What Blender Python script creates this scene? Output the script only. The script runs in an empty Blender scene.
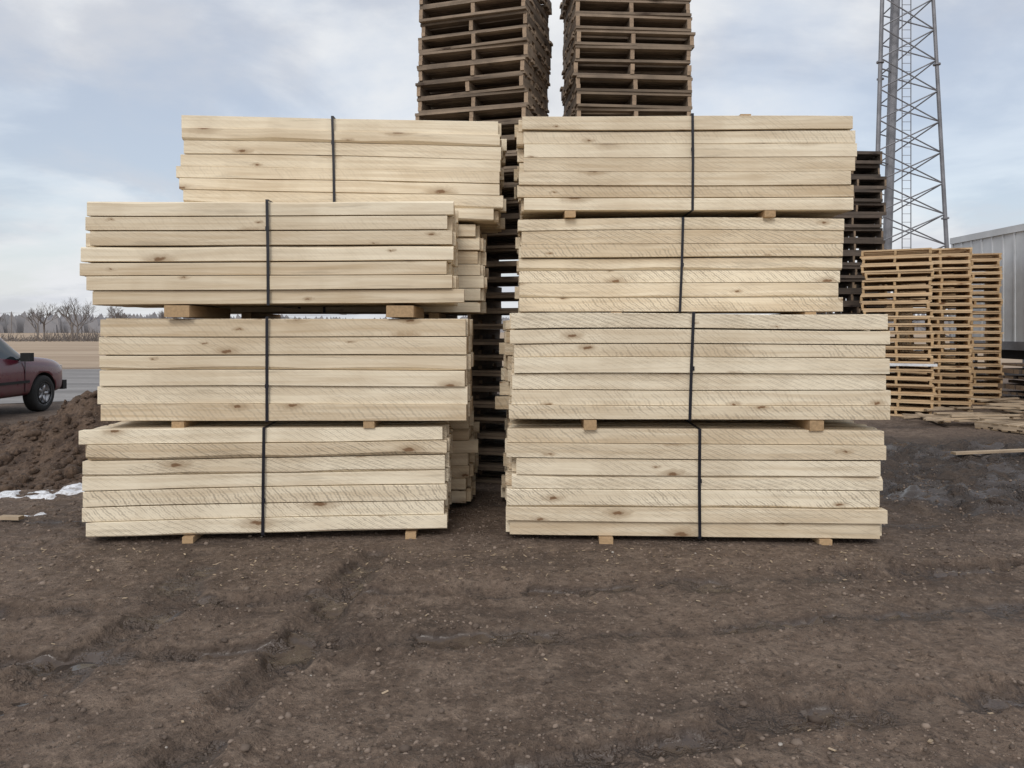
import bpy, math, random
import numpy as np
from mathutils import Vector, Matrix
random.seed(7); np.random.seed(7)
scene = bpy.context.scene
R = random.random
def U(a, b): return random.uniform(a, b)

# ------------------------------------------------------------------ camera
cam = bpy.data.cameras.new("camera"); camo = bpy.data.objects.new("camera", cam)
scene.collection.objects.link(camo); scene.camera = camo
camo.location = (0, 0, 1.7); camo.rotation_euler = (math.radians(90), 0, 0)
cam.sensor_width = 36; cam.lens = 26.72; cam.shift_y = -0.0527
cam.clip_start = 0.05; cam.clip_end = 9000

scene.view_settings.view_transform = 'Standard'
scene.view_settings.look = 'None'; scene.view_settings.exposure = 0

# ------------------------------------------------------------------ node helpers
class NT:
    def __init__(s, tree): s.t = tree; s.n = tree.nodes; s.l = tree.links
    def new(s, typ, **kw):
        nd = s.n.new(typ)
        for k, v in kw.items(): setattr(nd, k, v)
        return nd
    def link(s, a, b): s.l.new(a, b)
    def inp(s, sock, v):
        if isinstance(v, (int, float)): sock.default_value = v
        elif isinstance(v, (tuple, list)):
            sock.default_value = tuple(v) if len(v) == len(sock.default_value) else tuple(v) + (1,)
        else: s.link(v, sock)
    def math(s, op, a, b=0.0, c=None, clamp=False):
        nd = s.new('ShaderNodeMath', operation=op); nd.use_clamp = clamp
        s.inp(nd.inputs[0], a); s.inp(nd.inputs[1], b)
        if c is not None: s.inp(nd.inputs[2], c)
        return nd.outputs[0]
    def mix(s, f, a, b, blend='MIX'):
        nd = s.new('ShaderNodeMix', data_type='RGBA', blend_type=blend); nd.clamp_factor = True
        s.inp(nd.inputs[0], f); s.inp(nd.inputs[6], a); s.inp(nd.inputs[7], b)
        return nd.outputs[2]
    def ramp(s, v, a, b, o0=0.0, o1=1.0):
        if a > b: a, b, o0, o1 = b, a, o1, o0
        nd = s.new('ShaderNodeMapRange'); nd.interpolation_type = 'SMOOTHSTEP'
        s.inp(nd.inputs[0], v); nd.inputs[1].default_value = a; nd.inputs[2].default_value = b
        nd.inputs[3].default_value = o0; nd.inputs[4].default_value = o1
        return nd.outputs[0]
    def noise(s, vec, scale, detail=4, rough=0.55, dist=0.0):
        nd = s.new('ShaderNodeTexNoise'); s.link(vec, nd.inputs['Vector'])
        nd.inputs['Scale'].default_value = scale; nd.inputs['Detail'].default_value = detail
        nd.inputs['Roughness'].default_value = rough; nd.inputs['Distortion'].default_value = dist
        return nd.outputs[0]
    def scale(s, vec, sx, sy, sz=1):
        nd = s.new('ShaderNodeMapping'); s.link(vec, nd.inputs[0])
        nd.inputs['Scale'].default_value = (sx, sy, sz); return nd.outputs[0]

def newmat(name):
    m = bpy.data.materials.new(name); m.use_nodes = True
    nt = NT(m.node_tree); b = m.node_tree.nodes['Principled BSDF']
    return m, nt, b

def bump(nt, b, h, strength, dist):
    bp = nt.new('ShaderNodeBump'); bp.inputs['Strength'].default_value = strength
    bp.inputs['Distance'].default_value = dist
    nt.link(h, bp.inputs['Height']); nt.link(bp.outputs[0], b.inputs['Normal'])

def wood(name, dark, light, knot, endc, sawk=1.0, grime=0.0, grimec=(0.1, 0.08, 0.06)):
    m, nt, b = newmat(name)
    uv = nt.new('ShaderNodeUVMap').outputs[0]
    tco = nt.new('ShaderNodeTexCoord').outputs['Object']
    at = nt.new('ShaderNodeAttribute', attribute_name='bcol')
    sp = nt.new('ShaderNodeSeparateColor'); nt.link(at.outputs[0], sp.inputs[0])
    tint, rnd, saw = sp.outputs; end = nt.new('ShaderNodeAttribute', attribute_name='bend').outputs['Fac']
    kn = nt.math('MULTIPLY', nt.math('SUBTRACT', nt.noise(uv, 22, 3), .5), .06)
    sx = nt.new('ShaderNodeSeparateXYZ'); nt.link(uv, sx.inputs[0])
    kc = nt.new('ShaderNodeCombineXYZ')
    nt.link(nt.math('MULTIPLY_ADD', kn, 1.6, sx.outputs[0]), kc.inputs[0]); nt.link(nt.math('MULTIPLY_ADD', kn, .5, sx.outputs[1]), kc.inputs[1])
    kv = nt.new('ShaderNodeTexVoronoi'); kv.voronoi_dimensions = '2D'
    nt.link(nt.scale(kc.outputs[0], 1.5, 4.2), kv.inputs['Vector']); kv.inputs['Scale'].default_value = 1.0
    ks = nt.new('ShaderNodeSeparateColor'); nt.link(kv.outputs['Color'], ks.inputs[0])
    has = nt.math('GREATER_THAN', ks.outputs[0], 0.40)
    size = nt.math('MULTIPLY_ADD', nt.math('POWER', ks.outputs[1], 2.2), 1.2, 0.36)
    kd = nt.math('DIVIDE', kv.outputs['Distance'], size)
    core = nt.math('MULTIPLY', nt.ramp(kd, 0.035, 0.075, 1, 0), has)
    halo = nt.math('MULTIPLY', nt.ramp(kd, 0.05, 0.24, 1, 0), has)
    vw = nt.math('MULTIPLY_ADD', halo, 0.05, sx.outputs[1])
    cx = nt.new('ShaderNodeCombineXYZ'); nt.link(sx.outputs[0], cx.inputs[0]); nt.link(vw, cx.inputs[1])
    g1 = nt.noise(nt.scale(cx.outputs[0], 0.8, 22), 1.0, 5, 0.6, 0.6)
    g2 = nt.noise(nt.scale(cx.outputs[0], 3, 260), 1.0, 3, 0.6)
    g3 = nt.noise(nt.scale(uv, 0.9, 3.5), 1.3, 3, 0.5)
    g1r = nt.ramp(g1, 0.30, 0.70)
    f = nt.math('ADD', nt.math('MULTIPLY', g1r, 0.50), nt.math('MULTIPLY', tint, 0.75))
    f = nt.math('ADD', f, nt.math('MULTIPLY', g3, 0.5))
    f = nt.math('ADD', f, nt.math('MULTIPLY', nt.math('SUBTRACT', g2, 0.5), 0.28))
    f = nt.math('SUBTRACT', f, 0.25, clamp=True)
    col = nt.mix(f, dark, light)
    # circular-saw marks: curved, broken, each board its own pitch and slant
    vv = nt.math('MULTIPLY', sx.outputs[1], nt.math('MULTIPLY_ADD', rnd, 2.2, 0.7))
    ph = nt.math('ADD', vv, sx.outputs[0])
    wob = nt.noise(nt.scale(uv, 1, 2), 4.0, 4, .6)
    ph = nt.math('MULTIPLY_ADD', wob, 0.13, ph)
    fr = nt.math('MULTIPLY_ADD', tint, 80.0, 140.0)
    w1 = nt.math('SINE', nt.math('MULTIPLY', ph, fr))
    w2 = nt.math('SINE', nt.math('MULTIPLY', ph, 71.0))
    w3 = nt.noise(nt.scale(uv, 11, 30), 1.0, 5, .75)
    w = nt.math('ADD', nt.math('MULTIPLY', w1, 0.65), nt.math('MULTIPLY', w2, 0.4))
    w = nt.math('ADD', w, nt.math('MULTIPLY', nt.math('SUBTRACT', w3, .5), 3.0))
    w = nt.ramp(w, -0.2, 1.0)
    msk = nt.ramp(nt.noise(nt.scale(uv, 1.8, 6), 1.0, 4), 0.34, 0.56, .12, 1)
    sm = nt.math('MULTIPLY', nt.math('MULTIPLY', w, msk), nt.math('MULTIPLY', saw, sawk))
    col = nt.mix(nt.math('MULTIPLY', sm, 0.68), col, tuple(d * k for d, k in zip(dark, (.60, .66, .78))))
    st = nt.ramp(nt.noise(nt.scale(uv, 0.7, 9), 1.7, 4, 0.6), 0.55, 0.75)
    col = nt.mix(nt.math('MULTIPLY', st, 0.42), col, tuple(d * k for d, k in zip(dark, (.58, .62, .70))))
    pt = nt.ramp(nt.noise(nt.scale(tco, 1.5, 1, .6), 1.3, 4, .55), .44, .64)
    col = nt.mix(nt.math('MULTIPLY', pt, 0.20), col, tuple(0.8 * d for d in dark))
    col = nt.mix(nt.math('MULTIPLY', halo, 0.6), col, tuple(0.45 * k + .5 * d for k, d in zip(knot, dark)))
    col = nt.mix(nt.math('MULTIPLY', core, 0.9), col, knot)
    if grime > 0:
        gm = nt.ramp(nt.noise(tco, 3.0, 6, 0.65), 0.35, 0.7)
        col = nt.mix(nt.math('MULTIPLY', gm, grime), col, grimec)
    wv = nt.new('ShaderNodeTexNoise'); nt.link(uv, wv.inputs['Vector']); wv.inputs['Scale'].default_value = 45
    ec = nt.mix(nt.ramp(wv.outputs[0], 0.3, 0.7), tuple(0.7 * e for e in endc), endc)
    ec = nt.mix(nt.math('MULTIPLY', tint, 0.55), ec, tuple(min(1, e * 1.45) for e in endc))
    col = nt.mix(end, col, ec)
    nt.link(col, b.inputs['Base Color'])
    b.inputs['Roughness'].default_value = 0.8
    b.inputs['Specular IOR Level'].default_value = 0.22
    h = nt.math('ADD', nt.math('MULTIPLY', g2, 0.5), nt.math('MULTIPLY', sm, 0.9))
    bump(nt, b, h, 0.5, 0.004)
    return m

def plain(name, col, rough=0.6, metal=0.0, var=0.15, nscale=6.0, spec=0.4):
    m, nt, b = newmat(name)
    tc = nt.new('ShaderNodeTexCoord').outputs['Object']
    n = nt.noise(tc, nscale, 5, 0.6)
    nt.link(nt.mix(nt.ramp(n, 0.3, 0.7), tuple(c * (1 - var) for c in col), tuple(min(1, c * (1 + var)) for c in col)), b.inputs['Base Color'])
    b.inputs['Roughness'].default_value = rough; b.inputs['Metallic'].default_value = metal
    b.inputs['Specular IOR Level'].default_value = spec
    return m

# ------------------------------------------------------------------ mesh builder
class MB:
    def __init__(s): s.v = []; s.f = []; s.c = []; s.uv = []; s.mi = []
    def face(s, idx, col, uvs, mi=0):
        s.f.append(idx); s.c.append(col); s.uv.append(uvs); s.mi.append(mi)
    def box(s, c, size, M=None, col=(0.5, 0.5, 0, 0), mi=0, endflag=True):
        hx, hy, hz = size[0] / 2, size[1] / 2, size[2] / 2
        ax = max(range(3), key=lambda i: size[i])
        b0 = len(s.v); ro = U(0, 60); rv = U(0, 60)
        pts = []
        for sx in (-1, 1):
            for sy in (-1, 1):
                for sz in (-1, 1):
                    p = Vector((sx * hx, sy * hy, sz * hz)); pts.append(p)
                    q = (M @ p if M else p) + Vector(c); s.v.append(tuple(q))
        F = [((0, 1, 3, 2), 0), ((4, 6, 7, 5), 0), ((0, 4, 5, 1), 1), ((2, 3, 7, 6), 1), ((0, 2, 6, 4), 2), ((1, 5, 7, 3), 2)]
        for fi, (q, nax) in enumerate(F):
            if nax == ax and endflag:
                o = [i for i in range(3) if i != ax]
                uvs = [(pts[i][o[0]] + ro, pts[i][o[1]] + rv) for i in q]; cc = (col[0], col[1], 0, 1)
            else:
                o = [i for i in range(3) if i != nax and i != ax]
                o = o[0] if o else (ax + 1) % 3
                uvs = [(pts[i][ax] + ro, pts[i][o] + rv + fi * 3.1) for i in q]; cc = (col[0], col[1], col[2], 0)
            s.face(tuple(b0 + i for i in q), cc, uvs, mi)
    def tube(s, p1, p2, r1, r2=None, n=8, col=(0.5, 0.5, 0, 0), mi=0, caps=True):
        r2 = r1 if r2 is None else r2
        p1 = Vector(p1); p2 = Vector(p2); d = (p2 - p1)
        if d.length < 1e-6: return
        d.normalize(); a = d.orthogonal().normalized(); bb = d.cross(a); b0 = len(s.v)
        for p, r in ((p1, r1), (p2, r2)):
            for i in range(n):
                t = 2 * math.pi * i / n
                s.v.append(tuple(p + a * math.cos(t) * r + bb * math.sin(t) * r))
        for i in range(n):
            j = (i + 1) % n
            s.face((b0 + i, b0 + j, b0 + n + j, b0 + n + i), col, [(0, 0), (0, .1), (1, .1), (1, 0)], mi)
        if caps:
            s.face(tuple(b0 + i for i in reversed(range(n))), col, [(0, 0)] * n, mi)
            s.face(tuple(b0 + n + i for i in range(n)), col, [(0, 0)] * n, mi)
    def lathe(s, prof, n=32, axis='y', origin=(0, 0, 0), mi=0, col=(.5, .5, 0, 0)):
        b0 = len(s.v); o = Vector(origin)
        for (r, h) in prof:
            for i in range(n):
                t = 2 * math.pi * i / n
                s.v.append(tuple(o + Vector((r * math.cos(t), h, r * math.sin(t)))))
        for k in range(len(prof) - 1):
            for i in range(n):
                j = (i + 1) % n
                s.face((b0 + k * n + i, b0 + k * n + j, b0 + (k + 1) * n + j, b0 + (k + 1) * n + i), col, [(0, 0)] * 4, mi)
    def obj(s, name, mats, parent=None, smooth=False):
        me = bpy.data.meshes.new(name); me.from_pydata(s.v, [], s.f)
        me.uv_layers.new(name='UVMap'); me.color_attributes.new('bcol', 'FLOAT_COLOR', 'CORNER'); me.attributes.new('bend', 'FLOAT', 'FACE')
        uvs = np.array([u for f in s.uv for u in f], dtype=np.float32).ravel()
        cs = np.array([(c[0], c[1], c[2], 1.0) for c, f in zip(s.c, s.f) for _ in f], dtype=np.float32).ravel()
        me.uv_layers['UVMap'].data.foreach_set('uv', uvs)
        me.color_attributes['bcol'].data.foreach_set('color', cs)
        me.attributes['bend'].data.foreach_set('value', np.array([float(c[3]) for c in s.c], dtype=np.float32))
        for m in (mats if isinstance(mats, (list, tuple)) else [mats]): me.materials.append(m)
        me.polygons.foreach_set('material_index', s.mi)
        if smooth: me.polygons.foreach_set('use_smooth', [True] * len(me.polygons))
        me.update()
        ob = bpy.data.objects.new(name, me); scene.collection.objects.link(ob)
        if parent: ob.parent = parent
        return ob

def empty(name, loc=(0, 0, 0), rz=0.0):
    e = bpy.data.objects.new(name, None); scene.collection.objects.link(e)
    e.location = loc; e.rotation_euler = (0, 0, rz); e.empty_display_size = 0.3
    return e

# ------------------------------------------------------------------ materials
m_fresh = wood("fresh_sawn_wood", (0.56, 0.425, 0.27), (0.90, 0.80, 0.62), (0.20, 0.11, 0.055), (0.52, 0.385, 0.235))
m_bunk = wood("bunk_wood", (0.36, 0.23, 0.125), (0.60, 0.43, 0.26), (0.2, 0.1, 0.05), (0.44, 0.30, 0.17))
m_newpal = wood("new_pallet_wood", (0.40, 0.26, 0.14), (0.72, 0.53, 0.33), (0.2, 0.1, 0.05), (0.50, 0.34, 0.185))
m_oldpal = wood("brown_pallet_wood", (0.10, 0.076, 0.056), (0.37, 0.285, 0.21), (0.06, 0.04, 0.03), (0.34, 0.25, 0.175), 0.3, 0.5, (0.085, 0.069, 0.056))
m_darkpal = wood("weathered_pallet_wood", (0.045, 0.036, 0.03), (0.16, 0.125, 0.10), (0.03, 0.02, 0.02), (0.22, 0.16, 0.11), 0.2, 0.5, (0.05, 0.043, 0.038))
m_scrap = wood("grey_scrap_wood", (0.22, 0.16, 0.11), (0.56, 0.44, 0.31), (0.1, 0.06, 0.04), (0.3, 0.22, 0.14), 0.4, 0.25)
m_strap = plain("black_strap", (0.012, 0.012, 0.018), 0.35, 0, 0.2)
m_steel = plain("galvanised_steel", (0.22, 0.22, 0.235), 0.5, 0.3, 0.2, 2)
m_white = plain("trailer_white", (0.58, 0.60, 0.62), 0.5, 0, 0.12, 1.2)
m_black = plain("rubber_black", (0.02, 0.02, 0.02), 0.8)
m_wrap = plain("white_banding", (0.75, 0.77, 0.8), 0.4)

# ------------------------------------------------------------------ lumber bundles
def bundle(XL, YL, XR, YR, z0, z1, strap=0.5, slant=0.0, saw=0.3, tint=0.5, bunks=(), bunk_h=0.07,
           rag=0.012, ragR=None, depth=0.95, rows=7, tiltR=0.0):
    ang = math.atan2(YR - YL, XR - XL); L = math.hypot(XR - XL, YR - YL)
    e = empty("lumber_bundle", (XL, YL, z0), ang)
    mb = MB(); H = z1 - z0; nd = 10
    ws = [U(0.88, 1.12) for _ in range(rows)]; s = sum(ws); hs = [w / s * H for w in ws]
    NS = 8
    base = 0.0; front = 0.0
    curve_prev = lambda x: 0.0
    ragR = rag if ragR is None else ragR
    for r in range(rows):
        h = hs[r]
        a1, a2, p1 = U(-.007, .007), U(-.005, .005), U(0, 6)
        cb = curve_prev
        ct = (lambda a1, a2, p1, cb: (lambda x: 0.6 * cb(x) + a1 * math.sin(math.pi * x / L) + a2 * math.sin(5.0 * x / L + p1)))(a1, a2, p1, cb)
        rowshift = random.gauss(0, rag * 0.5); lay_y = random.gauss(0, 0.006)
        for d in range(nd):
            w = depth / nd
            y0 = d * w + (lay_y + random.gauss(0, 0.007) if d == 0 else 0.002)
            y1 = (d + 1) * w - U(0.001, 0.006)
            xa = rowshift + random.gauss(0, rag * 1.3); xb = L + rowshift + random.gauss(0, ragR * 1.3)
            if R() < 0.12: xb += U(-2, 1.6) * ragR
            if R() < 0.10: xa += U(-1.6, 2) * rag
            gap = U(0.0005, 0.004) if R() < 0.7 else U(0.004, 0.012)
            c = [U(0.0015, 0.004) for _ in range(4)]
            if R() < 0.3: c[random.choice((0, 3))] = U(0.008, 0.022)
            by, bp = U(-.006, .006), U(0, 6)
            zb_, zt_ = base, base + h - gap
            b0 = len(mb.v)
            sl0, sl1 = U(0, .005), U(0, .005)
            sec = None
            for k in range(NS):
                t = k / (NS - 1); x = xa + (xb - xa) * t
                dy = by * math.sin(math.pi * t + bp) if d == 0 else 0
                lo = zb_ + cb(x) + tiltR * t; hi = zt_ + ct(x) + tiltR * t - (sl0 * (1 - t) + sl1 * t)
                f0 = y0 + dy; f1 = y1
                if d == 0 and abs(x - strap * L) < .6: front = min(front, f0)
                cc_ = [q * (1 + .5 * math.sin(k * 2.1 + i + bp)) for i, q in enumerate(c)]
                sec = [(f0, lo + cc_[0]), (f0, hi - cc_[3]), (f0 + cc_[3], hi), (f1 - cc_[2], hi), (f1, hi - cc_[2]), (f1, lo + cc_[1]), (f1 - cc_[1], lo), (f0 + cc_[0], lo)]
                for (yy, zz) in sec: mb.v.append((x, yy, zz))
            per = [0]
            for i in range(8):
                a, b_ = sec[i], sec[(i + 1) % 8]
                per.append(per[-1] + math.hypot(a[0] - b_[0], a[1] - b_[1]))
            ro, rv = U(0, 80), U(0, 80)
            tt = min(1, max(0, random.gauss(tint, 0.24))); rr = R(); sw = min(1, saw * U(0.35, 1.3))
            col = (tt, rr, sw, 0)
            for k in range(NS - 1):
                ua, ub = mb.v[b0 + k * 8][0] + ro, mb.v[b0 + k * 8 + 8][0] + ro
                for i in range(8):
                    j = (i + 1) % 8
                    mb.face((b0 + k * 8 + i, b0 + k * 8 + 8 + i, b0 + k * 8 + 8 + j, b0 + k * 8 + j), col,
                            [(ua, per[i] + rv), (ub, per[i] + rv), (ub, per[i + 1] + rv), (ua, per[i + 1] + rv)])
            ce = (tt, rr, 0, 1)
            mb.face(tuple(b0 + i for i in range(8)), ce, [(p[0] + ro, p[1] + rv) for p in sec])
            bl = b0 + (NS - 1) * 8
            mb.face(tuple(bl + i for i in reversed(range(8))), ce, [(p[0] + ro, p[1] + rv) for p in reversed(sec)])
        base += h; curve_prev = ct
    ob = mb.obj("boards", m_fresh, e)
    sb = MB(); xs = strap * L; w = 0.012; o = 0.003 - front; top = H + 0.008 + tiltR * strap; bot = -0.005
    loop = [(xs, -o, bot), (xs + slant * 0.5 + U(-.004, .004), -o - 0.001, H * 0.5), (xs + slant, -o, top), (xs + slant, depth + .012, top), (xs, depth + .012, bot)]
    n = len(loop)
    for i in range(n):
        a = Vector(loop[i]); b_ = Vector(loop[(i + 1) % n])
        dd = (b_ - a).normalized(); mid = (a + b_) / 2
        xa = Vector((1, 0, 0)); nn = dd.cross(xa).normalized(); xx = nn.cross(dd).normalized()
        M = Matrix((dd, xx, nn)).transposed()
        sb.box(mid, ((b_ - a).length + 0.001, 2 * w, 0.0022), M)
    sb.box((xs + slant * .7, -o - 0.003, H * U(.25, .75)), (0.030, 0.003, 0.035))
    sb.obj("strap", m_strap, e)
    if bunks:
        bb = MB()
        for (fx, wd, pr) in bunks:
            bb.box((fx * L, depth / 2 - pr, -bunk_h / 2 - 0.003), (wd, depth + 0.02, bunk_h - 0.006), None, (U(.2, .9), R(), .2, 0))
        bb.obj("bunks", m_bunk, e)
    return e

# left front column
bundle(-3.407, 6.05, -0.543, 6.25, 0.05, 0.895, 0.487, 0.01, 1.0, 0.60, [(0.283, 0.085, .02), (0.9, .085, .02)], 0.06, 0.014, 0.02, tiltR=0.02)
bundle(-3.357, 6.18, -0.375, 6.20, 0.962, 1.80, 0.459, 0.0, 0.5, 0.44, [(0.215, .10, .0), (0.735, .09, .0)], 0.06, 0.012, 0.012, rows=6)
bundle(-3.435, 6.12, -0.50, 6.20, 1.905, 2.735, 0.50, -0.01, 0.2, 0.40, [(0.25, .20, .01), (0.86, .22, .01)], 0.10, 0.018, 0.025, tiltR=0.02)
# left rear column
bundle(-3.30, 7.18, -0.40, 7.22, 0.05, 0.90, .5, 0, .3, .4, [(.25, .09, 0), (.85, .09, 0)], .05, .02, .02)
bundle(-3.40, 7.18, -0.46, 7.22, 0.96, 1.80, .5, 0, .3, .4, [(.25, .09, 0), (.85, .09, 0)], .06, .02, .02)
bundle(-3.25, 7.18, -0.30, 7.22, 1.87, 2.71, .5, 0, .3, .35, [(.25, .09, 0), (.85, .09, 0)], .07, .02, .025)
bundle(-3.114, 7.15, -0.13, 7.15, 2.79, 3.73, 0.485, -0.02, 0.35, 0.45, [(.25, .09, 0), (.85, .09, 0)], .08, .015, .03, rows=8, tiltR=-0.06)
# right front column
bundle(-0.032, 6.13, 2.93, 6.0, 0.045, 0.905, 0.515, 0.0, 1.0, 0.66, [(0.265, .11, .03), (0.85, .10, -.01)], .05, .014, .012)
bundle(0.0, 6.08, 2.97, 6.0, 0.99, 1.835, 0.475, 0.03, 1.0, 0.62, [(0.21, .10, .0), (0.81, .11, .01)], .085, .012, .012)
# right rear column
bundle(-0.04, 7.10, 2.98, 7.05, 0.05, 0.90, .5, 0, .5, .5, [(.25, .09, 0), (.85, .09, 0)], .05, .025, .02)
bundle(-0.05, 7.10, 2.96, 7.05, 0.96, 1.80, .5, 0, .5, .5, [(.25, .09, 0), (.85, .09, 0)], .06, .022, .02)
bundle(0.074, 7.07, 3.06, 7.03, 1.872, 2.735, 0.495, 0.03, 1.0, 0.60, [(.3, .1, 0), (.9, .1, 0)], .07, .012, .015)
bundle(0.092, 7.02, 3.15, 7.0, 2.805, 3.685, 0.513, 0.0, 0.55, 0.44, [(0.145, .10, .02), (0.745, .10, .02)], .065, .018, .012)
ob = MB(); ob.box((2.2, 7.3, 3.715), (0.10, 0.3, 0.035), None, (.5, .5, .3, 0)); ob.obj("wood_offcut", m_bunk)

# ------------------------------------------------------------------ pallets
def pallet(mb, z, w, d, h, M, off, tint, tk=0.02, dense=False):
    def put(c, sz, j=0.006):
        c = Vector((c[0] + U(-j, j), c[1] + U(-j, j), c[2]))
        Mj = M @ Matrix.Rotation(random.gauss(0, 0.006), 3, 'Z') @ Matrix.Rotation(random.gauss(0, 0.0015), 3, 'Y')
        q = M @ c; q += Vector(off)
        mb.box(q, sz, Mj, (min(1, max(0, random.gauss(tint, .3))), R(), .3 * R(), 0))
    sh = h - 2 * tk
    for i, x in enumerate((-w / 2 + .03, U(-.03, .03), w / 2 - .03)):
        put((x, 0, z + tk + sh * 0.7), (0.045, d, sh * 0.6), 0.002)
        put((x, -d / 2 + .11, z + tk + sh * .2), (0.044, .22, sh * .4), .001)
        put((x, d / 2 - .11, z + tk + sh * .2), (0.044, .22, sh * .4), .001)
        put((x, 0, z + tk + sh * .2), (0.044, .38, sh * .4), .001)
    n = 7
    for i in range(n):
        y = -d / 2 + .055 + (d - .11) * i / (n - 1)
        if R() > 0.02: put((0, y, z + h - tk / 2), (w * U(.98, 1.01), U(.09, .135), tk - .001), .012)
    for i in (range(7) if dense else (0, 2, 3, 4, 6)):
        y = -d / 2 + .055 + (d - .11) * i / (n - 1)
        put((0, y, z + tk / 2), (w * U(.98, 1.01), U(.085, .12), tk - .001), .012)

def pallet_stack(x, y, rz, n, w=1.22, d=1.02, h=0.14, mat=None, tint=.5, jit=0.012, lean=(0, 0), tk=0.02, extra=None, tilt=0.0):
    mb = MB()
    for i in range(n):
        ox = random.gauss(0, jit); oy = random.gauss(0, jit)
        M = Matrix.Rotation(random.gauss(0, .014), 3, 'Z')
        pallet(mb, i * (h + 0.002), w * U(.975, 1.025), d, h, M, (ox + lean[0] * i, oy + lean[1] * i, 0), tint, tk, True)
    mats = [mat]
    if extra:
        mats.append(m_wrap)
        for zz in extra:
            for (c, sz) in (((0, -d / 2 - .05, zz), (w + .14, .004, .05)), ((0, d / 2 + .05, zz), (w + .14, .004, .05)),
                            ((-w / 2 - .07, 0, zz), (.004, d + .1, .05)), ((w / 2 + .07, 0, zz), (.004, d + .1, .05))):
                mb.box(c, sz, None, (.5, .5, 0, 0), 1)
    o = mb.obj("pallet_stack", mats); o.location = (x, y, 0); o.rotation_euler = (0, 0, rz)
    return o
pallet_stack(-0.315, 9.02, math.radians(-17), 33, 1.30, 1.05, .172, m_oldpal, .55, .016, (0.0006, 0), .03)
pallet_stack(1.31, 9.0, math.radians(4), 33, 1.33, 1.05, .172, m_oldpal, .55, .016, (0.0005, 0), .03)
pallet_stack(7.72, 17.7, math.radians(3), 20, 1.3, 1.05, .285, m_darkpal, .5, .035, (0, 0), .07)
pallet_stack(7.84, 15.5, math.radians(-26), 22, 1.25, 1.1, .148, m_newpal, .62, .016, (0, 0), .034, extra=(1.02,))
pallet_stack(9.30, 16.75, math.radians(-16), 23, 1.2, 1.05, .148, m_newpal, .5, .016, (0, 0), .034)
pallet_stack(10.68, 17.9, math.radians(-16), 23, 1.2, 1.05, .148, m_newpal, .4, .016, (0, 0), .034)
pallet_stack(9.0, 18.6, math.radians(-8), 21, 1.2, 1.05, .148, m_newpal, .3, .016, (0, 0), .034)
pallet_stack(8.75, 13.0, math.radians(28), 1, 1.2, 1.0, .12, m_scrap, .6, .01, (0, 0), .022)

lp = MB()
for r in range(7):
    for k in range(8):
        lp.box((U(-.05, .05), -0.6 + k * .155, .16 + r * .13 + (0.06 if r > 3 else 0)), (2.4, .14, .09 if r % 2 else .05), None, (U(.1, .9), R(), .2, 0))
for x in (-.9, .9): lp.box((x, 0, .05), (.1, 1.3, .1), None, (.3, .5, 0, 0)); lp.box((x, 0, .64), (.1, 1.3, .06), None, (.3, .5, 0, 0))
o = lp.obj("weathered_lumber_pile", m_darkpal); o.location = (11.3, 15.2, 0); o.rotation_euler = (0, 0, .05)

sb = MB()
for i in range(64):
    x, y = U(-1.8, 1.8), U(-1.0, 1.0)
    M = Matrix.Rotation(random.choice((0, .15, -.2, 1.4)) + U(-.15, .15), 3, 'Z') @ Matrix.Rotation(U(-.06, .06), 3, 'Y')
    sb.box((x, y, .05 + .022 * (i // 4) * max(0, 1 - abs(x) / 2.2)), (U(.7, 1.5), .1, .028), M, (min(1, R() + .4), R(), .2, 0))
o = sb.obj("scrap_board_pile", m_scrap); o.location = (9.5, 14.2, 0)
sb = MB(); sb.box((0, 0, 0), (1.5, .09, .03), Matrix.Rotation(.22, 3, 'Z'), (.6, .4, .1, 0)); sb.box((.6, -.25, -.01), (.7, .07, .02), Matrix.Rotation(-.2, 3, 'Z'), (.5, .4, .1, 0))
o = sb.obj("loose_board", m_scrap); o.location = (6.5, 10.1, .09)
sb = MB(); sb.box((0, 0, 0), (.2, .07, .03), Matrix.Rotation(-.1, 3, 'Z'), (.8, .4, .1, 0)); o = sb.obj("loose_board", m_scrap); o.location = (-4.45, 6.75, .035)

# ------------------------------------------------------------------ numpy noise
def vnoise(x, y, seed=0):
    xi = np.floor(x).astype(np.int64); yi = np.floor(y).astype(np.int64); fx = x - xi; fy = y - yi
    fx = fx * fx * (3 - 2 * fx); fy = fy * fy * (3 - 2 * fy)
    def h(a, b):
        n = (a * 374761393 + b * 668265263 + seed * 974711) & 0xffffffff
        n = ((n ^ (n >> 13)) * 1274126177) & 0xffffffff
        n = n ^ (n >> 16); return (n & 0xffff) / 65535.0
    return (h(xi, yi) * (1 - fx) + h(xi + 1, yi) * fx) * (1 - fy) + (h(xi, yi + 1) * (1 - fx) + h(xi + 1, yi + 1) * fx) * fy - .5
def fbm(x, y, o=4, seed=0):
    s = 0; a = 1.0
    for i in range(o):
        th = .6 * i + .4; xx = x * math.cos(th) - y * math.sin(th); yy = x * math.sin(th) + y * math.cos(th)
        s = s + a * vnoise(xx * 2 ** i + i * 17.3, yy * 2 ** i - i * 9.1, seed + i); a *= .5
    return s

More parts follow.
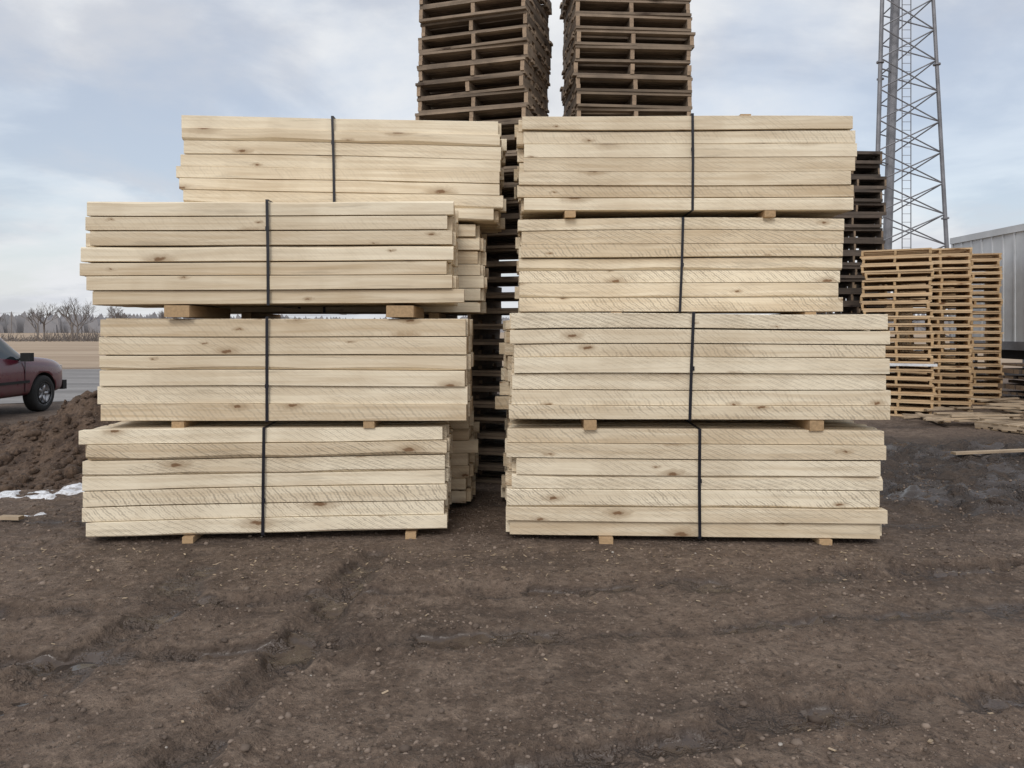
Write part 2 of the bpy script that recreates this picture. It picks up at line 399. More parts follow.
ruts = [([(-3.6, 1.0), (-2.75, 2.6), (-2.3, 3.6), (-2.15, 4.6), (-2.3, 5.7)], .17),
        ([(-1.9, 1.0), (-1.35, 2.6), (-1.15, 4.0), (-1.05, 5.8)], .14),
        ([(-0.8, 2.6), (0.3, 3.0), (1.3, 3.35), (2.6, 3.6), (4.5, 3.8), (9, 3.7)], .14),
        ([(-0.3, 2.0), (0.9, 2.55), (2.2, 2.9), (4.2, 3.1), (9, 3.0)], .14),
        ([(-5, 4.9), (-3, 4.6), (-1, 4.9), (1.5, 5.1), (4, 5.6), (8, 5.4)], .12),
        ([(-5, 4.1), (-3, 3.85), (-1, 4.15), (1.5, 4.35), (4, 4.8), (8, 4.6)], .12),
        ([(3.3, 9.5), (3.7, 8.0), (5.0, 7.3), (7.5, 7.4), (12, 7.9)], .2),
        ([(4.0, 10.5), (4.6, 9.2), (6.0, 8.6), (8.5, 8.9), (14, 9.4)], .2)]
def rutfield(x, y):
    out = np.zeros_like(x); edge = np.zeros_like(x)
    wob = vnoise(x * 1.7, y * 1.7, 5) * .12 + vnoise(x * 6, y * 6, 15) * .05
    for pts, w in ruts:
        dm = np.full_like(x, 1e9); al = np.zeros_like(x); acc = 0
        for (ax, ay), (bx, by) in zip(pts[:-1], pts[1:]):
            dx, dy = bx - ax, by - ay; ll = math.hypot(dx, dy)
            t = np.clip(((x - ax) * dx + (y - ay) * dy) / (dx * dx + dy * dy), 0, 1)
            dd = np.hypot(x - ax - t * dx, y - ay - t * dy)
            al = np.where(dd < dm, acc + t * ll, al); dm = np.minimum(dm, dd); acc += ll
        dm = np.abs(dm + wob)
        tread = 1 + .16 * np.sin(al * 2 * math.pi / .11)
        out = np.maximum(out, np.clip(1 - (dm / w) ** 2, 0, 1) * tread)
        edge = np.maximum(edge, np.exp(-((dm - w * 1.25) / (w * .4)) ** 2))
    return out, edge
def smooth(a, b, v):
    t = np.clip((v - a) / (b - a), 0, 1); return t * t * (3 - 2 * t)
def mudmask(x, y):
    return smooth(3.2, 4.2, x + vnoise(x, y, 3)) * smooth(6.3, 7.4, y) * (1 - smooth(11, 13, y))
def gheight(x, y):
    fade = (1 - smooth(13, 22, y)) * (1 - smooth(13, 20, np.abs(x))) * smooth(-6, -1, y)
    r, e = rutfield(x, y)
    z = fbm(x * .8, y * .8, 3, 1) * .03 + fbm(x * 3.2, y * 3.2, 3, 2) * .020 + fbm(x * 8, y * 8, 3, 8) * .016
    z += np.maximum(0, fbm(x * 11, y * 11, 2, 22) - .12) * .05
    z += (-r * .045 + e * .024 * (1 + 1.4 * vnoise(x * 9, y * 9, 19))) * np.clip(.65 + 1.5 * vnoise(x * 1.1, y * 1.1, 9), .1, 1.3)
    z += mudmask(x, y) * (fbm(x * 2.6, y * 3.6, 4, 12) * .18)
    under = (1 - smooth(2.9, 3.6, np.abs(x))) * smooth(5.75, 6.05, y) * (1 - smooth(9, 10, y))
    z = z * (1 - .8 * under)
    return z * fade - .006

def axis(lo, hi, st, far, g=1.13):
    a = list(np.arange(lo, hi, st)); s = st; p = a[-1]; up = []
    while p < far[1]: s *= g; p += s; up.append(p)
    s = st; p = lo; dn = []
    while p > far[0]: s *= g; p -= s; dn.append(p)
    return np.array(dn[::-1] + a + up)
def gridmesh(name, xs, ys, zf, mat, attrs=None):
    X, Y = np.meshgrid(xs, ys); Z = zf(X, Y); nx, ny = len(xs), len(ys)
    co = np.stack([X, Y, Z], -1).reshape(-1, 3)
    i = np.arange((ny - 1) * (nx - 1)); r = i // (nx - 1); c = i % (nx - 1); a = r * nx + c
    F = np.stack([a, a + 1, a + nx + 1, a + nx], -1)
    me = bpy.data.meshes.new(name); me.vertices.add(len(co)); me.vertices.foreach_set('co', co.ravel())
    me.loops.add(F.size); me.loops.foreach_set('vertex_index', F.ravel().astype(np.int32))
    me.polygons.add(len(F)); me.polygons.foreach_set('loop_start', (np.arange(len(F)) * 4).astype(np.int32))
    me.polygons.foreach_set('loop_total', np.full(len(F), 4, np.int32))
    me.update(calc_edges=True); me.validate()
    me.polygons.foreach_set('use_smooth', [True] * len(F))
    if attrs:
        C = attrs(X, Y); me.color_attributes.new('gcol', 'FLOAT_COLOR', 'POINT')
        me.color_attributes['gcol'].data.foreach_set('color', C.reshape(-1, 4).astype(np.float32).ravel())
    me.materials.append(mat); o = bpy.data.objects.new(name, me); scene.collection.objects.link(o); return o

def soil(name, c_dark, c_mid, c_light, attr=True, field=True, bumpd=0.02):
    m, nt, b = newmat(name)
    tc = nt.new('ShaderNodeTexCoord').outputs['Object']
    n1 = nt.noise(tc, 0.45, 5, 0.6, .4); n2 = nt.noise(tc, 3.6, 6, .68, .2); n3 = nt.noise(tc, 26, 5, .75); n4 = nt.noise(tc, 1.7, 4, .6)
    n5 = nt.noise(tc, 11, 5, .7)
    col = nt.mix(nt.ramp(n1, .36, .62), c_mid, c_dark)
    col = nt.mix(nt.math('MULTIPLY', nt.ramp(n2, .44, .66), .75), col, c_light)
    col = nt.mix(nt.math('MULTIPLY', nt.ramp(n5, .52, .68), .6), col, tuple(1.25 * c for c in c_light))
    col = nt.mix(nt.math('MULTIPLY', nt.ramp(n5, .33, .47, 1, 0), .7), col, tuple(.6 * c for c in c_dark))
    col = nt.mix(nt.math('MULTIPLY', nt.ramp(n3, .52, .70), .65), col, tuple(1.55 * c for c in c_light))
    col = nt.mix(nt.math('MULTIPLY', nt.ramp(n3, .32, .47, 1, 0), .85), col, tuple(.4 * c for c in c_dark))
    v = nt.new('ShaderNodeTexVoronoi'); nt.link(tc, v.inputs['Vector']); v.inputs['Scale'].default_value = 60
    vs = nt.new('ShaderNodeSeparateColor'); nt.link(v.outputs['Color'], vs.inputs[0])
    peb = nt.math('MULTIPLY', nt.ramp(v.outputs['Distance'], .30, .42, 1, 0), nt.math('GREATER_THAN', vs.outputs[0], .7))
    pm = nt.math('MULTIPLY', peb, nt.ramp(n4, .42, .6))
    pc = nt.mix(vs.outputs[1], (.12, .095, .075), (.32, .265, .22))
    col = nt.mix(nt.math('MULTIPLY', pm, .65), col, pc)
    rough = 0.9
    if attr:
        at = nt.new('ShaderNodeAttribute', attribute_name='gcol')
        sp = nt.new('ShaderNodeSeparateColor'); nt.link(at.outputs[0], sp.inputs[0])
        wet, fld, mud = sp.outputs
        wn = nt.noise(tc, 1.6, 6, .65)
        # damp margin (dark, dull) around wet cores (dark, shiny)
        damp = nt.math('MULTIPLY', nt.ramp(wet, .0, .5), nt.ramp(wn, .34, .54))
        wan = nt.noise(nt.scale(tc, .45, 1.2), .7, 8, .66)
        damp = nt.math('MAXIMUM', damp, nt.ramp(wan, .50, .62))
        w = nt.math('MULTIPLY', nt.ramp(wet, .2, .8), nt.ramp(wn, .44, .56))
        w = nt.math('MAXIMUM', w, nt.ramp(wan, .59, .66))
        nf = nt.math('SUBTRACT', 1.0, fld)
        w = nt.math('MULTIPLY', w, nf); damp = nt.math('MULTIPLY', damp, nf)
        col = nt.mix(nt.math('MULTIPLY', damp, .55), col, (.068, .047, .036))
        col = nt.mix(nt.math('MULTIPLY', w, .6), col, (.060, .045, .037))
        col = nt.mix(nt.math('MULTIPLY', mud, .60), col, (.040, .032, .028))
        rgh = nt.math('SUBTRACT', .92, nt.math('MULTIPLY', w, .72))
        if field:
            fn = nt.noise(nt.scale(tc, .02, .12), 1.0, 5, .6); fn2 = nt.noise(nt.scale(tc, .3, 2), 1, 5, .7)
            fc = nt.mix(nt.ramp(fn, .35, .65), (.34, .245, .165), (.47, .36, .255))
            fc = nt.mix(nt.math('MULTIPLY', nt.ramp(fn2, .45, .7), .4), fc, (.24, .175, .11))
            col = nt.mix(fld, col, fc); rgh = nt.math('MAXIMUM', rgh, fld)
        nt.link(rgh, b.inputs['Roughness'])
    else: b.inputs['Roughness'].default_value = rough
    nt.link(col, b.inputs['Base Color']); b.inputs['Specular IOR Level'].default_value = .5
    h = nt.math('ADD', nt.math('MULTIPLY', n2, 1.2), nt.math('MULTIPLY', n3, .55))
    h = nt.math('ADD', h, nt.math('MULTIPLY', n5, .9))
    h = nt.math('ADD', h, nt.math('MULTIPLY', peb, .2))
    if attr:
        h = nt.math('MULTIPLY', h, nt.math('SUBTRACT', 1.0, nt.math('MULTIPLY', w, .90)))
        h = nt.math('MULTIPLY', h, nt.math('SUBTRACT', 1.0, fld))
    bump(nt, b, h, 1.0, bumpd)
    return m
m_ground = soil("muddy_gravel", (.118, .081, .058), (.180, .127, .093), (.24, .178, .134), bumpd=.05)
m_mound = soil("loose_dirt", (.065, .040, .027), (.12, .078, .052), (.16, .108, .075), False, False, .035)

def gattr(X, Y):
    r, e = rutfield(X, Y); mud = mudmask(X, Y)
    fade = (1 - smooth(14, 22, Y))
    wet = np.clip(r * .9 + e * .2 + mud * .75, 0, 1) * fade
    f = smooth(33, 36, Y + vnoise(X * .3, Y * .3, 2) * 2)
    return np.stack([wet, f, mud, np.ones_like(X)], -1)
gx = axis(-6.5, 8.0, .035, (-3500, 3500)); gy = axis(1.8, 10.5, .028, (-300, 4500))
gridmesh("ground", gx, gy, gheight, m_ground, gattr)
# standing water in the hollows of the churned mud
m_wat, nt, b = newmat("muddy_water"); b.inputs['Base Color'].default_value = (.045, .035, .029, 1); b.inputs['Roughness'].default_value = .08
tc = nt.new('ShaderNodeTexCoord').outputs['Object']; bump(nt, b, nt.noise(tc, 9, 3), .15, .01)
pw = MB()
for (x0, y0, x1, y1, z) in ((3.7, 6.6, 12.5, 12, -.062), (-3.6, 2.0, -1.7, 5.4, -.066), (.2, 2.4, 6, 4.2, -.068)):
    k = len(pw.v); pw.v += [(x0, y0, z), (x1, y0, z), (x1, y1, z), (x0, y1, z)]; pw.face((k, k + 1, k + 2, k + 3), (0, 0, 0, 0), [(0, 0)] * 4)
pw.obj("puddle_water", m_wat)

# dirt mound
def moundz(X, Y):
    g = .40 * np.exp(-((X + 7.1) / 1.9) ** 4 - ((Y - 10.0) / 1.25) ** 2) + .68 * np.exp(-((X + 5.15) / .8) ** 2 - ((Y - 9.9) / .9) ** 2) + .35 * np.exp(-((X + 9.6) / 1.6) ** 2 - ((Y - 10.6) / 1.2) ** 2)
    n = fbm(X * 1.6, Y * 1.6, 4, 31) * .22 + np.abs(fbm(X * 5, Y * 5, 4, 33)) * .26
    return g * (.9 + n * 1.1) + n * .16 * smooth(.03, .25, g) - .05
gridmesh("dirt_mound", np.arange(-13, -3.2, .04), np.arange(7.4, 13.2, .04), moundz, m_mound)
m_snow, nt, b = newmat("old_snow")
tc = nt.new('ShaderNodeTexCoord').outputs['Object']; n = nt.noise(tc, 14, 5, .7)
nt.link(nt.mix(nt.ramp(n, .45, .68), (.80, .82, .86), (.38, .35, .33)), b.inputs['Base Color']); b.inputs['Roughness'].default_value = .6
bump(nt, b, n, .6, .02)
def snowz(X, Y):
    e = np.exp(-((X + 5.0) / .85) ** 4 - ((Y - 7.7 - (X + 5.05) * .5) / .42) ** 2)
    return gheight(X, Y) + (e - .78 + fbm(X * 3.0, Y * 7, 4, 41) * 1.5) * .08
gridmesh("snow_patch", np.arange(-6.3, -3.8, .02), np.arange(6.8, 8.9, .02), lambda X, Y: np.minimum(snowz(X, Y), gheight(X, Y) + .025), m_snow)

# ------------------------------------------------------------------ gravel (one object)
def scatter(name, xs, ys, sizes, zs, mat, flat=.6):
    t = (1 + 5 ** .5) / 2
    iv = np.array([(-1, t, 0), (1, t, 0), (-1, -t, 0), (1, -t, 0), (0, -1, t), (0, 1, t), (0, -1, -t), (0, 1, -t), (t, 0, -1), (t, 0, 1), (-t, 0, -1), (-t, 0, 1)]) / 1.9
    fc = np.array([(0, 11, 5), (0, 5, 1), (0, 1, 7), (0, 7, 10), (0, 10, 11), (1, 5, 9), (5, 11, 4), (11, 10, 2), (10, 7, 6), (7, 1, 8), (3, 9, 4), (3, 4, 2), (3, 2, 6), (3, 6, 8), (3, 8, 9), (4, 9, 5), (2, 4, 11), (6, 2, 10), (8, 6, 7), (9, 8, 1)])
    n = len(xs); V = np.repeat(iv[None], n, 0) * (1 + np.random.uniform(-.28, .28, (n, 12, 3)))
    V *= np.stack([np.random.uniform(.7, 1.3, n), np.random.uniform(.6, 1.1, n), np.random.uniform(.4, .8, n) * flat / .6], -1)[:, None, :]
    a = np.random.uniform(0, 6.28, n); ca, sa = np.cos(a)[:, None], np.sin(a)[:, None]
    x = V[..., 0] * ca - V[..., 1] * sa; y = V[..., 0] * sa + V[..., 1] * ca
    V = np.stack([x, y, V[..., 2]], -1) * sizes[:, None, None] + np.stack([xs, ys, zs + sizes * .1], -1)[:, None, :]
    F = (fc[None] + (np.arange(n) * 12)[:, None, None]).reshape(-1, 3)
    me = bpy.data.meshes.new(name); co = V.reshape(-1, 3)
    me.vertices.add(len(co)); me.vertices.foreach_set('co', co.ravel())
    me.loops.add(F.size); me.loops.foreach_set('vertex_index', F.ravel().astype(np.int32))
    me.polygons.add(len(F)); me.polygons.foreach_set('loop_start', (np.arange(len(F)) * 3).astype(np.int32)); me.polygons.foreach_set('loop_total', np.full(len(F), 3, np.int32))
    me.update(calc_edges=True)
    c = np.random.uniform(0, 1, (n, 1)); C = np.repeat(np.concatenate([c, np.random.uniform(0, 1, (n, 1)), c, c * 0 + 1], 1)[:, None, :], 12, 1)
    me.color_attributes.new('gcol', 'FLOAT_COLOR', 'POINT'); me.color_attributes['gcol'].data.foreach_set('color', C.astype(np.float32).ravel())
    me.materials.append(mat); o = bpy.data.objects.new(name, me); scene.collection.objects.link(o); return o
m_stone, nt, b = newmat("gravel_stone")
at = nt.new('ShaderNodeAttribute', attribute_name='gcol'); sp = nt.new('ShaderNodeSeparateColor'); nt.link(at.outputs[0], sp.inputs[0])
c = nt.mix(nt.math('POWER', sp.outputs[0], 1.3), (.08, .057, .043), (.28, .215, .17)); c = nt.mix(nt.math('GREATER_THAN', sp.outputs[1], .992), c, (.40, .36, .32))
nt.link(c, b.inputs['Base Color']); b.inputs['Roughness'].default_value = .8
N = 38000
yy = 2.3 + np.random.uniform(0, 1, N) ** 1.25 * 8.5; xx = np.random.uniform(-.78, .78, N) * (yy + .5)
ss = np.exp(np.random.normal(math.log(.0065), .5, N)); ss = np.clip(ss, .003, .026)
keep = (fbm(xx * .7, yy * .7, 3, 77) + np.random.uniform(-.4, .4, N) > -.1); r_, _ = rutfield(xx, yy); keep &= (r_ < .35) | (np.random.rand(N) < .2)
xx, yy, ss = xx[keep], yy[keep], ss[keep]
scatter("gravel", xx, yy, ss, gheight(xx, yy), m_stone)
N = 2600; cx = np.random.uniform(-10, -4.0, N); cy = np.random.uniform(7.9, 11, N); cz = moundz(cx, cy)
k = cz > -.03; cs = np.clip(np.exp(np.random.normal(math.log(.026), .6, N)), .01, .11)
scatter("dirt_clods", cx[k], cy[k], cs[k], np.maximum(cz, 0)[k], m_mound, .75)
wc = MB()
for i in range(420):
    x = U(-4.2, 4.2); y = 5.95 - abs(random.gauss(0, .55)) if R() < .8 else U(3, 6)
    z = float(gheight(np.array([x]), np.array([y]))[0])
    l = U(.008, .035)
    wc.box((x, y, z + .005), (l, l * U(.2, .5), .003), Matrix.Rotation(U(0, 3), 3, 'Z') @ Matrix.Rotation(U(-.3, .3), 3, 'Y'), (R(), R(), 0, 0))
wc.obj("wood_chips", m_scrap)

# ------------------------------------------------------------------ gravel road on the left
m_road, nt, b = newmat("road_gravel")
tc = nt.new('ShaderNodeTexCoord').outputs['Object']
n1 = nt.noise(nt.scale(tc, .15, .7), 1.0, 5, .6); n2 = nt.noise(tc, 8, 5, .7)
c = nt.mix(nt.ramp(n1, .35, .65), (.19, .18, .175), (.30, .285, .275)); c = nt.mix(nt.math('MULTIPLY', nt.ramp(n2, .4, .7), .35), c, (.14, .12, .105))
nt.link(c, b.inputs['Base Color']); b.inputs['Roughness'].default_value = .9
rd = MB(); P = []
for i in range(60):
    x = -160 + i * 2.6; w0 = 15.0 + max(0, (x + 14)) * .9; w1 = 33.0
    P.append((x, w0 + .5 * math.sin(x * .9), w1 + .5 * math.sin(x * .35)))
P = [p for p in P if p[1] < p[2] - 1]
for p in P: rd.v += [(p[0], p[1], .006), (p[0], p[2], .006)]
for i in range(len(P) - 1): rd.face((2 * i, 2 * i + 2, 2 * i + 3, 2 * i + 1), (0, 0, 0, 0), [(0, 0)] * 4)
rd.obj("gravel_road", m_road)

# ------------------------------------------------------------------ distant trees
m_bark = plain("bare_branches", (.19, .165, .15), .95, 0, .2, .3)
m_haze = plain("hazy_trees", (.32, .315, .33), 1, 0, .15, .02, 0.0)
tr = MB()
def branch(p, d, l, r, lv):
    q = p + d * l; tr.tube(p, q, r, r * .6, 4 if lv > 2 else 3, caps=False)
    if lv == 0: return
    for i in range(random.choice((3, 4)) if lv > 1 else 4):
        dd = (d + Vector((U(-1, 1), U(-1, 1), U(-.25, .7))) * .75).normalized()
        branch(p + d * l * U(.45, 1), dd, l * U(.55, .78), r * .55, lv - 1)
for (x, y, h) in [(-88, 118, 8), (-82, 120, 7), (-78, 125, 7.5), (-74.5, 121, 8.5), (-70.5, 122, 9), (-67.5, 118, 8), (-66, 128, 7), (-63.5, 122, 7.5), (-92, 128, 7), (-60, 130, 6), (-96, 120, 8), (-57, 126, 6.5), (-104, 124, 8), (-52, 130, 7)]:
    branch(Vector((x, y, -.1)), Vector((U(-.05, .05), 0, 1)), h * .34, .16, 5)
tr.obj("distant_bare_trees", m_bark)
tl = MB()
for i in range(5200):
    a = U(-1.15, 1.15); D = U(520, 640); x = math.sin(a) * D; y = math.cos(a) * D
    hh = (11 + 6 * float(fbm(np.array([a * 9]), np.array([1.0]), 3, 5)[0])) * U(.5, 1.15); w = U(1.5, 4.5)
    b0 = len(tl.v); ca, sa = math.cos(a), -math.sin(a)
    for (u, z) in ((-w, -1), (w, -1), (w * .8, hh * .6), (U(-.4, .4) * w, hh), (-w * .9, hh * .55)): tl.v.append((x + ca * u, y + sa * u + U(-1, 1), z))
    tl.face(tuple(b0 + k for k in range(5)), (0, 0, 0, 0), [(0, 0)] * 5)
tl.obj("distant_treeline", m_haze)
br = MB()
for i in range(2600):
    x = U(-120, -40); y = U(112, 126); h = U(.3, 1.3) * (1 + .6 * math.sin(x * .35)); p = Vector((x, y, 0)); q = p + Vector((U(-.9, .9), U(-.5, .5), h)); br.tube(p, q, .05, .02, 3, caps=False)
br.obj("roadside_brush", m_bark)
def upole(x, y):
    e = empty("utility_pole", (x, y, 0)); p = MB(); p.tube((0, 0, 0), (0, 0, 10.5), .17, .11, 8); p.box((0, 0, 9.7), (2.4, .1, .12))
    for dx in (-1.05, 0, 1.05): p.tube((dx, 0, 9.76), (dx, 0, 9.95), .04, .03, 6)
    p.obj("pole_and_crossarm", m_bark, e)
for a in ((-237, 360), (-150, 361), (-324, 359), (-60, 362)): upole(*a)
wr = MB()
for (a, b2) in (((-324, 359), (-237, 360)), ((-237, 360), (-150, 361)), ((-150, 361), (-60, 362))):
    for dx in (-1.05, 0, 1.05):
        prev = None
        for k in range(13):
            t = k / 12; q = Vector((a[0] + (b2[0] - a[0]) * t, a[1] + (b2[1] - a[1]) * t + dx, 9.95 - 1.4 * 4 * t * (1 - t)))
            if prev is not None: wr.tube(prev, q, .025, .025, 3, caps=False)
            prev = q
wr.obj("power_lines", m_bark)

# ------------------------------------------------------------------ lattice tower
tw = empty("lattice_tower", (15.3, 30, 0)); t = MB()
def leg(i, z):
    Rr = (3.25 - z * .0835) / math.sqrt(3); a = math.radians((206, 334, 90)[i] + 6)
    return Vector((Rr * math.cos(a), Rr * math.sin(a), z))
HT = 30.0
for i in range(3):
    z = 0
    while z < HT: t.tube(leg(i, z), leg(i, min(HT, z + 6)), .085 - z * .0012, .085 - (z + 6) * .0012, 10); t.tube(leg(i, z) , leg(i, z + .06), .14, .14, 10); z += 6
    j = (i + 1) % 3; z = .2
    while z < HT - 1.2:
        t.tube(leg(i, z), leg(j, z + 1.2), .028, .028, 5); t.tube(leg(j, z), leg(i, z + 1.2), .028, .028, 5)
        z += 1.2
def cond(z): return Vector((-.75 + .033 * z, -.2, z))
t.tube(cond(0), cond(HT), .17, .17, 14)
for k in range(8): t.tube(cond(1 + k * 3.6), leg(0, 1 + k * 3.6), .03, .03, 5)
for k in range(90): t.tube((.25, .3, k / 3), (.6, .3, k / 3), .012, .012, 4)
t.tube((.25, .3, 0), (.25, .3, HT), .02, .02, 5); t.tube((.6, .3, 0), (.6, .3, HT), .02, .02, 5)
t.obj("lattice", m_steel, tw, False)
fb = MB(); fb.box((0, 0, .15), (4.2, 4.0, .3)); fb.obj("concrete_base", plain("concrete", (.3, .29, .27), .9), tw)

# ------------------------------------------------------------------ trailer
te = empty("semi_trailer", (11.75, 20.3, 0), math.radians(1.5)); b_ = MB()
LT, WT, Z0, Z1 = 13.6, 2.55, 1.25, 4.14
b_.box((WT / 2, -LT / 2, (Z0 + Z1) / 2), (WT, LT, Z1 - Z0), mi=0)
k = 0.0
while k < LT:
    b_.box((-.012, -k - .05, (Z0 + Z1) / 2), (.03, .05, Z1 - Z0 - .3)); b_.box((WT + .012, -k - .05, (Z0 + Z1) / 2), (.03, .05, Z1 - Z0 - .3)); k += .4
for xx_ in (-.02, WT + .02):
    b_.box((xx_, -LT / 2, Z1 - .07), (.06, LT + .02, .16)); b_.box((xx_, -LT / 2, Z0 + .08), (.06, LT + .02, .2), mi=1)
for yy_ in (-.0, -LT):
    for xx_ in (.05, WT / 2, WT - .05): b_.box((xx_, yy_, (Z0 + Z1) / 2), (.1, .06, Z1 - Z0 - .05))
b_.box((WT / 2, -LT / 2, 1.1), (1.1, LT - .4, .25), mi=2)
for yy_ in (-4.6, -5.9):
    for xx_ in (.15, WT - .4):
        b_.lathe([(0, 0), (.30, 0.0), (.33, .03), (.50, .03), (.52, .1), (.52, .22), (.5, .27), (.3, .27), (0, .27)], 24, origin=(0, 0, 0), mi=2)
        n = 9 * 24
        for q in range(len(b_.v) - n, len(b_.v)):
            v = b_.v[q]; b_.v[q] = (xx_ + v[1], yy_ + v[0], .52 + v[2])
    b_.tube((.2, yy_, .52), (WT - .2, yy_, .52), .07, .07, 8, mi=2)
for xx_ in (.4, WT - .4): b_.box((xx_, -LT + 2.6, .55), (.12, .12, 1.1), mi=2); b_.box((xx_, -LT + 2.6, .04), (.3, .3, .06), mi=2)
b_.box((WT / 2, -.05, .55), (WT - .2, .1, .1), mi=1)
for xx_ in (.6, WT - .6): b_.box((xx_, -.05, .88), (.08, .08, .6), mi=1)
b_.obj("trailer_body", [m_white, m_steel, m_black], te)

# ------------------------------------------------------------------ SUV
m_paint, nt, b = newmat("burgundy_paint")
tc = nt.new('ShaderNodeTexCoord').outputs['Object']
sx = nt.new('ShaderNodeSeparateXYZ'); nt.link(tc, sx.inputs[0])
dirt = nt.math('MULTIPLY', nt.ramp(sx.outputs[2], .35, .95, 1, 0), nt.ramp(nt.noise(tc, 5, 5, .6), .3, .7))
nt.link(nt.mix(nt.math('MULTIPLY', dirt, .6), (.10, .011, .024), (.14, .10, .085)), b.inputs['Base Color'])
nt.link(nt.math('MULTIPLY_ADD', dirt, .5, .25), b.inputs['Roughness']); b.inputs['Coat Weight'].default_value = .4
m_glass, nt, b = newmat("tinted_glass"); b.inputs['Base Color'].default_value = (.02, .03, .035, 1); b.inputs['Roughness'].default_value = .06; b.inputs['Specular IOR Level'].default_value = .8
m_rim = plain("alloy_rim", (.5, .5, .52), .35, .7); m_lamp = plain("lamp_lens", (.6, .6, .6), .15); m_red = plain("tail_lens", (.3, .02, .02), .2)
car = empty("suv", (-10.72, 15.9, 0), math.radians(89))
ST = [(0.93, .48, .78, .88, .66, .68, .60), (.86, .36, .90, 1.00, .84, .82, .72), (.5, .34, 1.00, 1.10, .94, .90, .76), (-.1, .34, 1.05, 1.15, .95, .92, .78), (-.45, .34, 1.08, 1.18, .95, .93, .78),
      (-.56, .34, 1.09, 1.25, .95, .93, .76), (-1.08, .34, 1.10, 1.70, .95, .93, .69), (-1.2, .34, 1.10, 1.79, .95, .93, .67), (-1.95, .34, 1.11, 1.85, .96, .94, .67), (-2.05, .34, 1.11, 1.85, .96, .94, .67),
      (-2.9, .34, 1.11, 1.85, .96, .94, .67), (-3.0, .34, 1.11, 1.85, .96, .94, .67), (-3.7, .34, 1.11, 1.82, .95, .92, .66), (-3.82, .36, 1.10, 1.76, .94, .91, .65), (-4.02, .42, 1.05, 1.15, .90, .88, .72), (-4.06, .48, .95, 1.05, .84, .82, .70)]
bm = MB(); NR = 12
for (x, zb, zbe, zt, wl, wb, wt) in ST:
    gh = zt - zbe
    half = [(0, zb), (wl - .06, zb), (wl, zb + .12), (wb + .02, (zb + zbe) / 2 + .1), (wb, zbe), (wb + (wt - wb) * .85, zbe + gh * .84), (wt - .03, zt), ]
    ring = half + [(0, zt + .03)] + [(-p[0], p[1]) for p in reversed(half[1:])]
    NR = len(ring)
    for (y, z) in ring: bm.v.append((x, y, z))
ns = len(ST)
glass_side = {(5, 6), (6, 7), (7, 8), (9, 10), (11, 12)}
for s_ in range(ns - 1):
    for i in range(NR):
        j = (i + 1) % NR; mi = 0
        if i in (4, NR - 5) and (s_, s_ + 1) in glass_side: mi = 1
        if i in (6, 7) and s_ in (5, 6): mi = 1
        if i in (6, 7) and s_ == 13: mi = 1
        bm.face((s_ * NR + i, (s_ + 1) * NR + i, (s_ + 1) * NR + j, s_ * NR + j), (0, 0, 0, 0), [(0, 0)] * 4, mi)
bm.face(tuple(range(NR)), (0, 0, 0, 0), [(0, 0)] * NR, 0); bm.face(tuple((ns - 1) * NR + i for i in reversed(range(NR))), (0, 0, 0, 0), [(0, 0)] * NR, 0)
body = bm.obj("body", [m_paint, m_glass, m_black], car, True)
import bmesh
q = bmesh.new(); q.from_mesh(body.data); bmesh.ops.recalc_face_normals(q, faces=q.faces); q.to_mesh(body.data); q.free()
sub = body.modifiers.new("s", 'SUBSURF'); sub.levels = 2; sub.render_levels = 2
cut = MB()
for x in (0, -2.95): cut.tube((x, -1.3, .37), (x, 1.3, .37), .45, .45, 32)
cuto = cut.obj("cutter", m_black, car)
q = bmesh.new(); q.from_mesh(cuto.data); bmesh.ops.recalc_face_normals(q, faces=q.faces); q.to_mesh(cuto.data); q.free()
bo = body.modifiers.new("b", 'BOOLEAN'); bo.object = cuto; bo.operation = 'DIFFERENCE'; bo.solver = 'EXACT'
bpy.context.view_layer.update(); dg = bpy.context.evaluated_depsgraph_get()
nm = bpy.data.meshes.new_from_object(body.evaluated_get(dg)); body.modifiers.clear(); body.data = nm
bpy.data.objects.remove(cuto)
wl = MB()
for x in (0, -2.95):
    for sgn in (-1, 1):
        n0 = len(wl.v)
        wl.lathe([(.20, .13), (.22, .10), (.24, .125), (.34, .12), (.375, .09), (.38, 0), (.375, -.09), (.34, -.12), (.2, -.12), (0, -.12)], 36, mi=0)
        wl.lathe([(0, .07), (.06, .075), (.07, .05), (.215, .03), (.235, .10), (.235, .12), (.25, .125)], 36, mi=1)
        for k in range(5):
            a = k * 2 * math.pi / 5; M = Matrix.Rotation(-a, 3, 'Y')
            wl.box(M @ Vector((.14, .085, 0)), (.19, .03, .06), M, mi=1)
        for q_ in range(n0, len(wl.v)):
            v = wl.v[q_]; wl.v[q_] = (x + v[0], sgn * (.83 + v[1]), .38 + v[2])
wl.obj("wheels", [m_black, m_rim], car, True)
dt = MB()
for sgn in (-1, 1):
    dt.box((-.72, sgn * 1.06, 1.16), (.12, .20, .17), mi=2); dt.box((-.72, sgn * .97, 1.12), (.06, .12, .04), mi=2)
    dt.box((.80, sgn * .66, .86), (.16, .26, .15), Matrix.Rotation(-sgn * .35, 3, 'Z'), mi=3); dt.box((-3.97, sgn * .80, .98), (.12, .14, .3), mi=4)
    for x in (-.62, -2.0, -2.98): dt.box((x, sgn * .951, .76), (.008, .012, .62), mi=2)
    dt.box((-1.5, sgn * .958, .66), (2.0, .03, .05), mi=2)
    for x in (-1.85, -2.78): dt.box((x, sgn * .962, .98), (.16, .03, .03), mi=2)
dt.box((.93, 0, .50), (.14, 1.62, .2), mi=2); dt.box((-4.05, 0, .55), (.16, 1.7, .2), mi=2); dt.box((.91, 0, .78), (.06, .8, .18), mi=2)
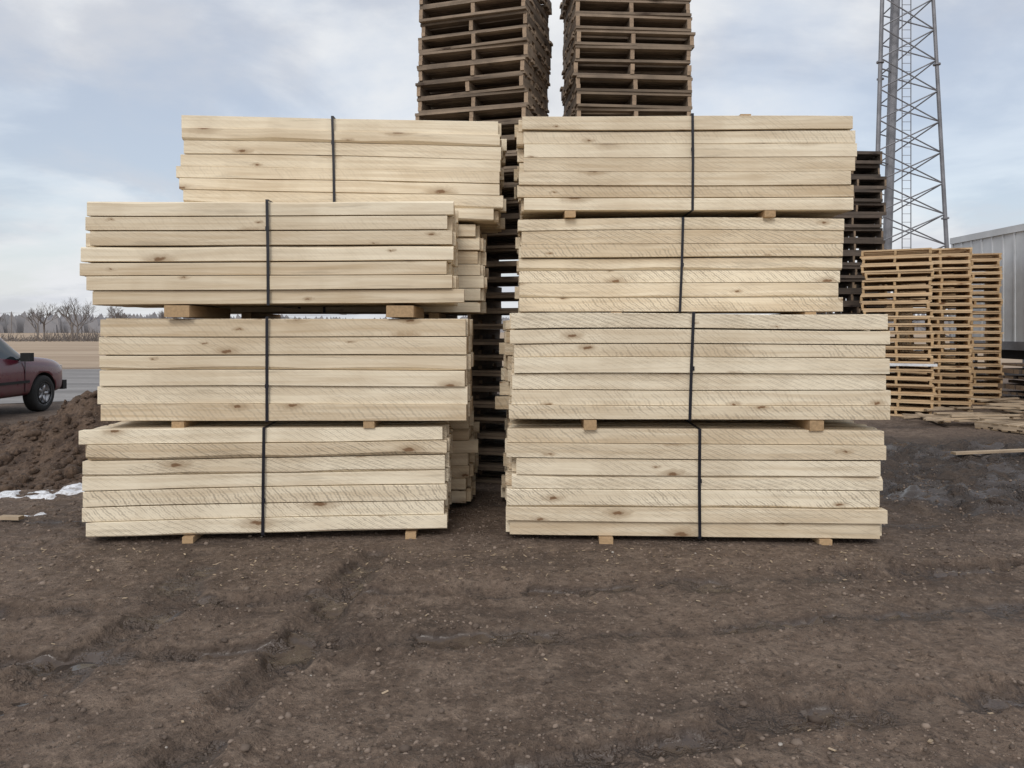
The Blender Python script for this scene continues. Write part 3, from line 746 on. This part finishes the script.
dt.obj("trim", [m_paint, m_glass, m_black, m_lamp, m_red], car)

# ------------------------------------------------------------------ world and sun
SE, SR = math.radians(38), math.radians(192)
w = bpy.data.worlds.new("World"); scene.world = w; w.use_nodes = True
nt = NT(w.node_tree); bg = w.node_tree.nodes['Background']; out = w.node_tree.nodes['World Output']
sky = nt.new('ShaderNodeTexSky'); sky.sky_type = 'NISHITA'; sky.sun_disc = False; sky.sun_elevation = SE; sky.sun_rotation = SR
sky.dust_density = 2.0
nt.link(sky.outputs[0], bg.inputs[0]); bg.inputs[1].default_value = .15
tc = nt.new('ShaderNodeTexCoord').outputs['Generated']
sp = nt.new('ShaderNodeSeparateXYZ'); nt.link(tc, sp.inputs[0])
zz = nt.math('ADD', nt.math('MAXIMUM', sp.outputs[2], 0.0), .22)
cb = nt.new('ShaderNodeCombineXYZ'); nt.link(nt.math('DIVIDE', sp.outputs[0], zz), cb.inputs[0]); nt.link(nt.math('DIVIDE', sp.outputs[1], zz), cb.inputs[1])
cn = nt.noise(cb.outputs[0], 0.8, 8, .55, .25)
mp = nt.new('ShaderNodeMapping'); nt.link(cb.outputs[0], mp.inputs[0]); mp.inputs['Location'].default_value = (5.2, 3.1, 1.7)
cn2 = nt.noise(mp.outputs[0], 1.1, 8, .55, .4)
cov = nt.ramp(cn, .42, .58)
lowhaze = nt.ramp(sp.outputs[2], .0, .20, 1, 0)
cov = nt.math('MAXIMUM', nt.math('MULTIPLY_ADD', cov, .42, .58), nt.math('MULTIPLY', lowhaze, .9))
ccol = nt.mix(nt.ramp(cn2, .43, .58), (.88, .89, .90), (.64, .665, .72))
ccol = nt.mix(nt.math('MULTIPLY', lowhaze, .45), ccol, (.70, .72, .77))
bg2 = nt.new('ShaderNodeBackground'); nt.link(ccol, bg2.inputs[0]); bg2.inputs[1].default_value = 1.0
ms = nt.new('ShaderNodeMixShader'); nt.link(cov, ms.inputs[0]); nt.link(bg.outputs[0], ms.inputs[1]); nt.link(bg2.outputs[0], ms.inputs[2])
nt.link(ms.outputs[0], out.inputs[0])
sl = bpy.data.lights.new("sun", 'SUN'); sl.energy = 1.2; sl.angle = math.radians(22); sl.color = (1, .97, .93)
so = bpy.data.objects.new("sun", sl); scene.collection.objects.link(so)
d = -Vector((math.sin(SR) * math.cos(SE), math.cos(SR) * math.cos(SE), math.sin(SE)))
so.rotation_euler = d.to_track_quat('-Z', 'Y').to_euler(); so.location = (0, -5, 12)
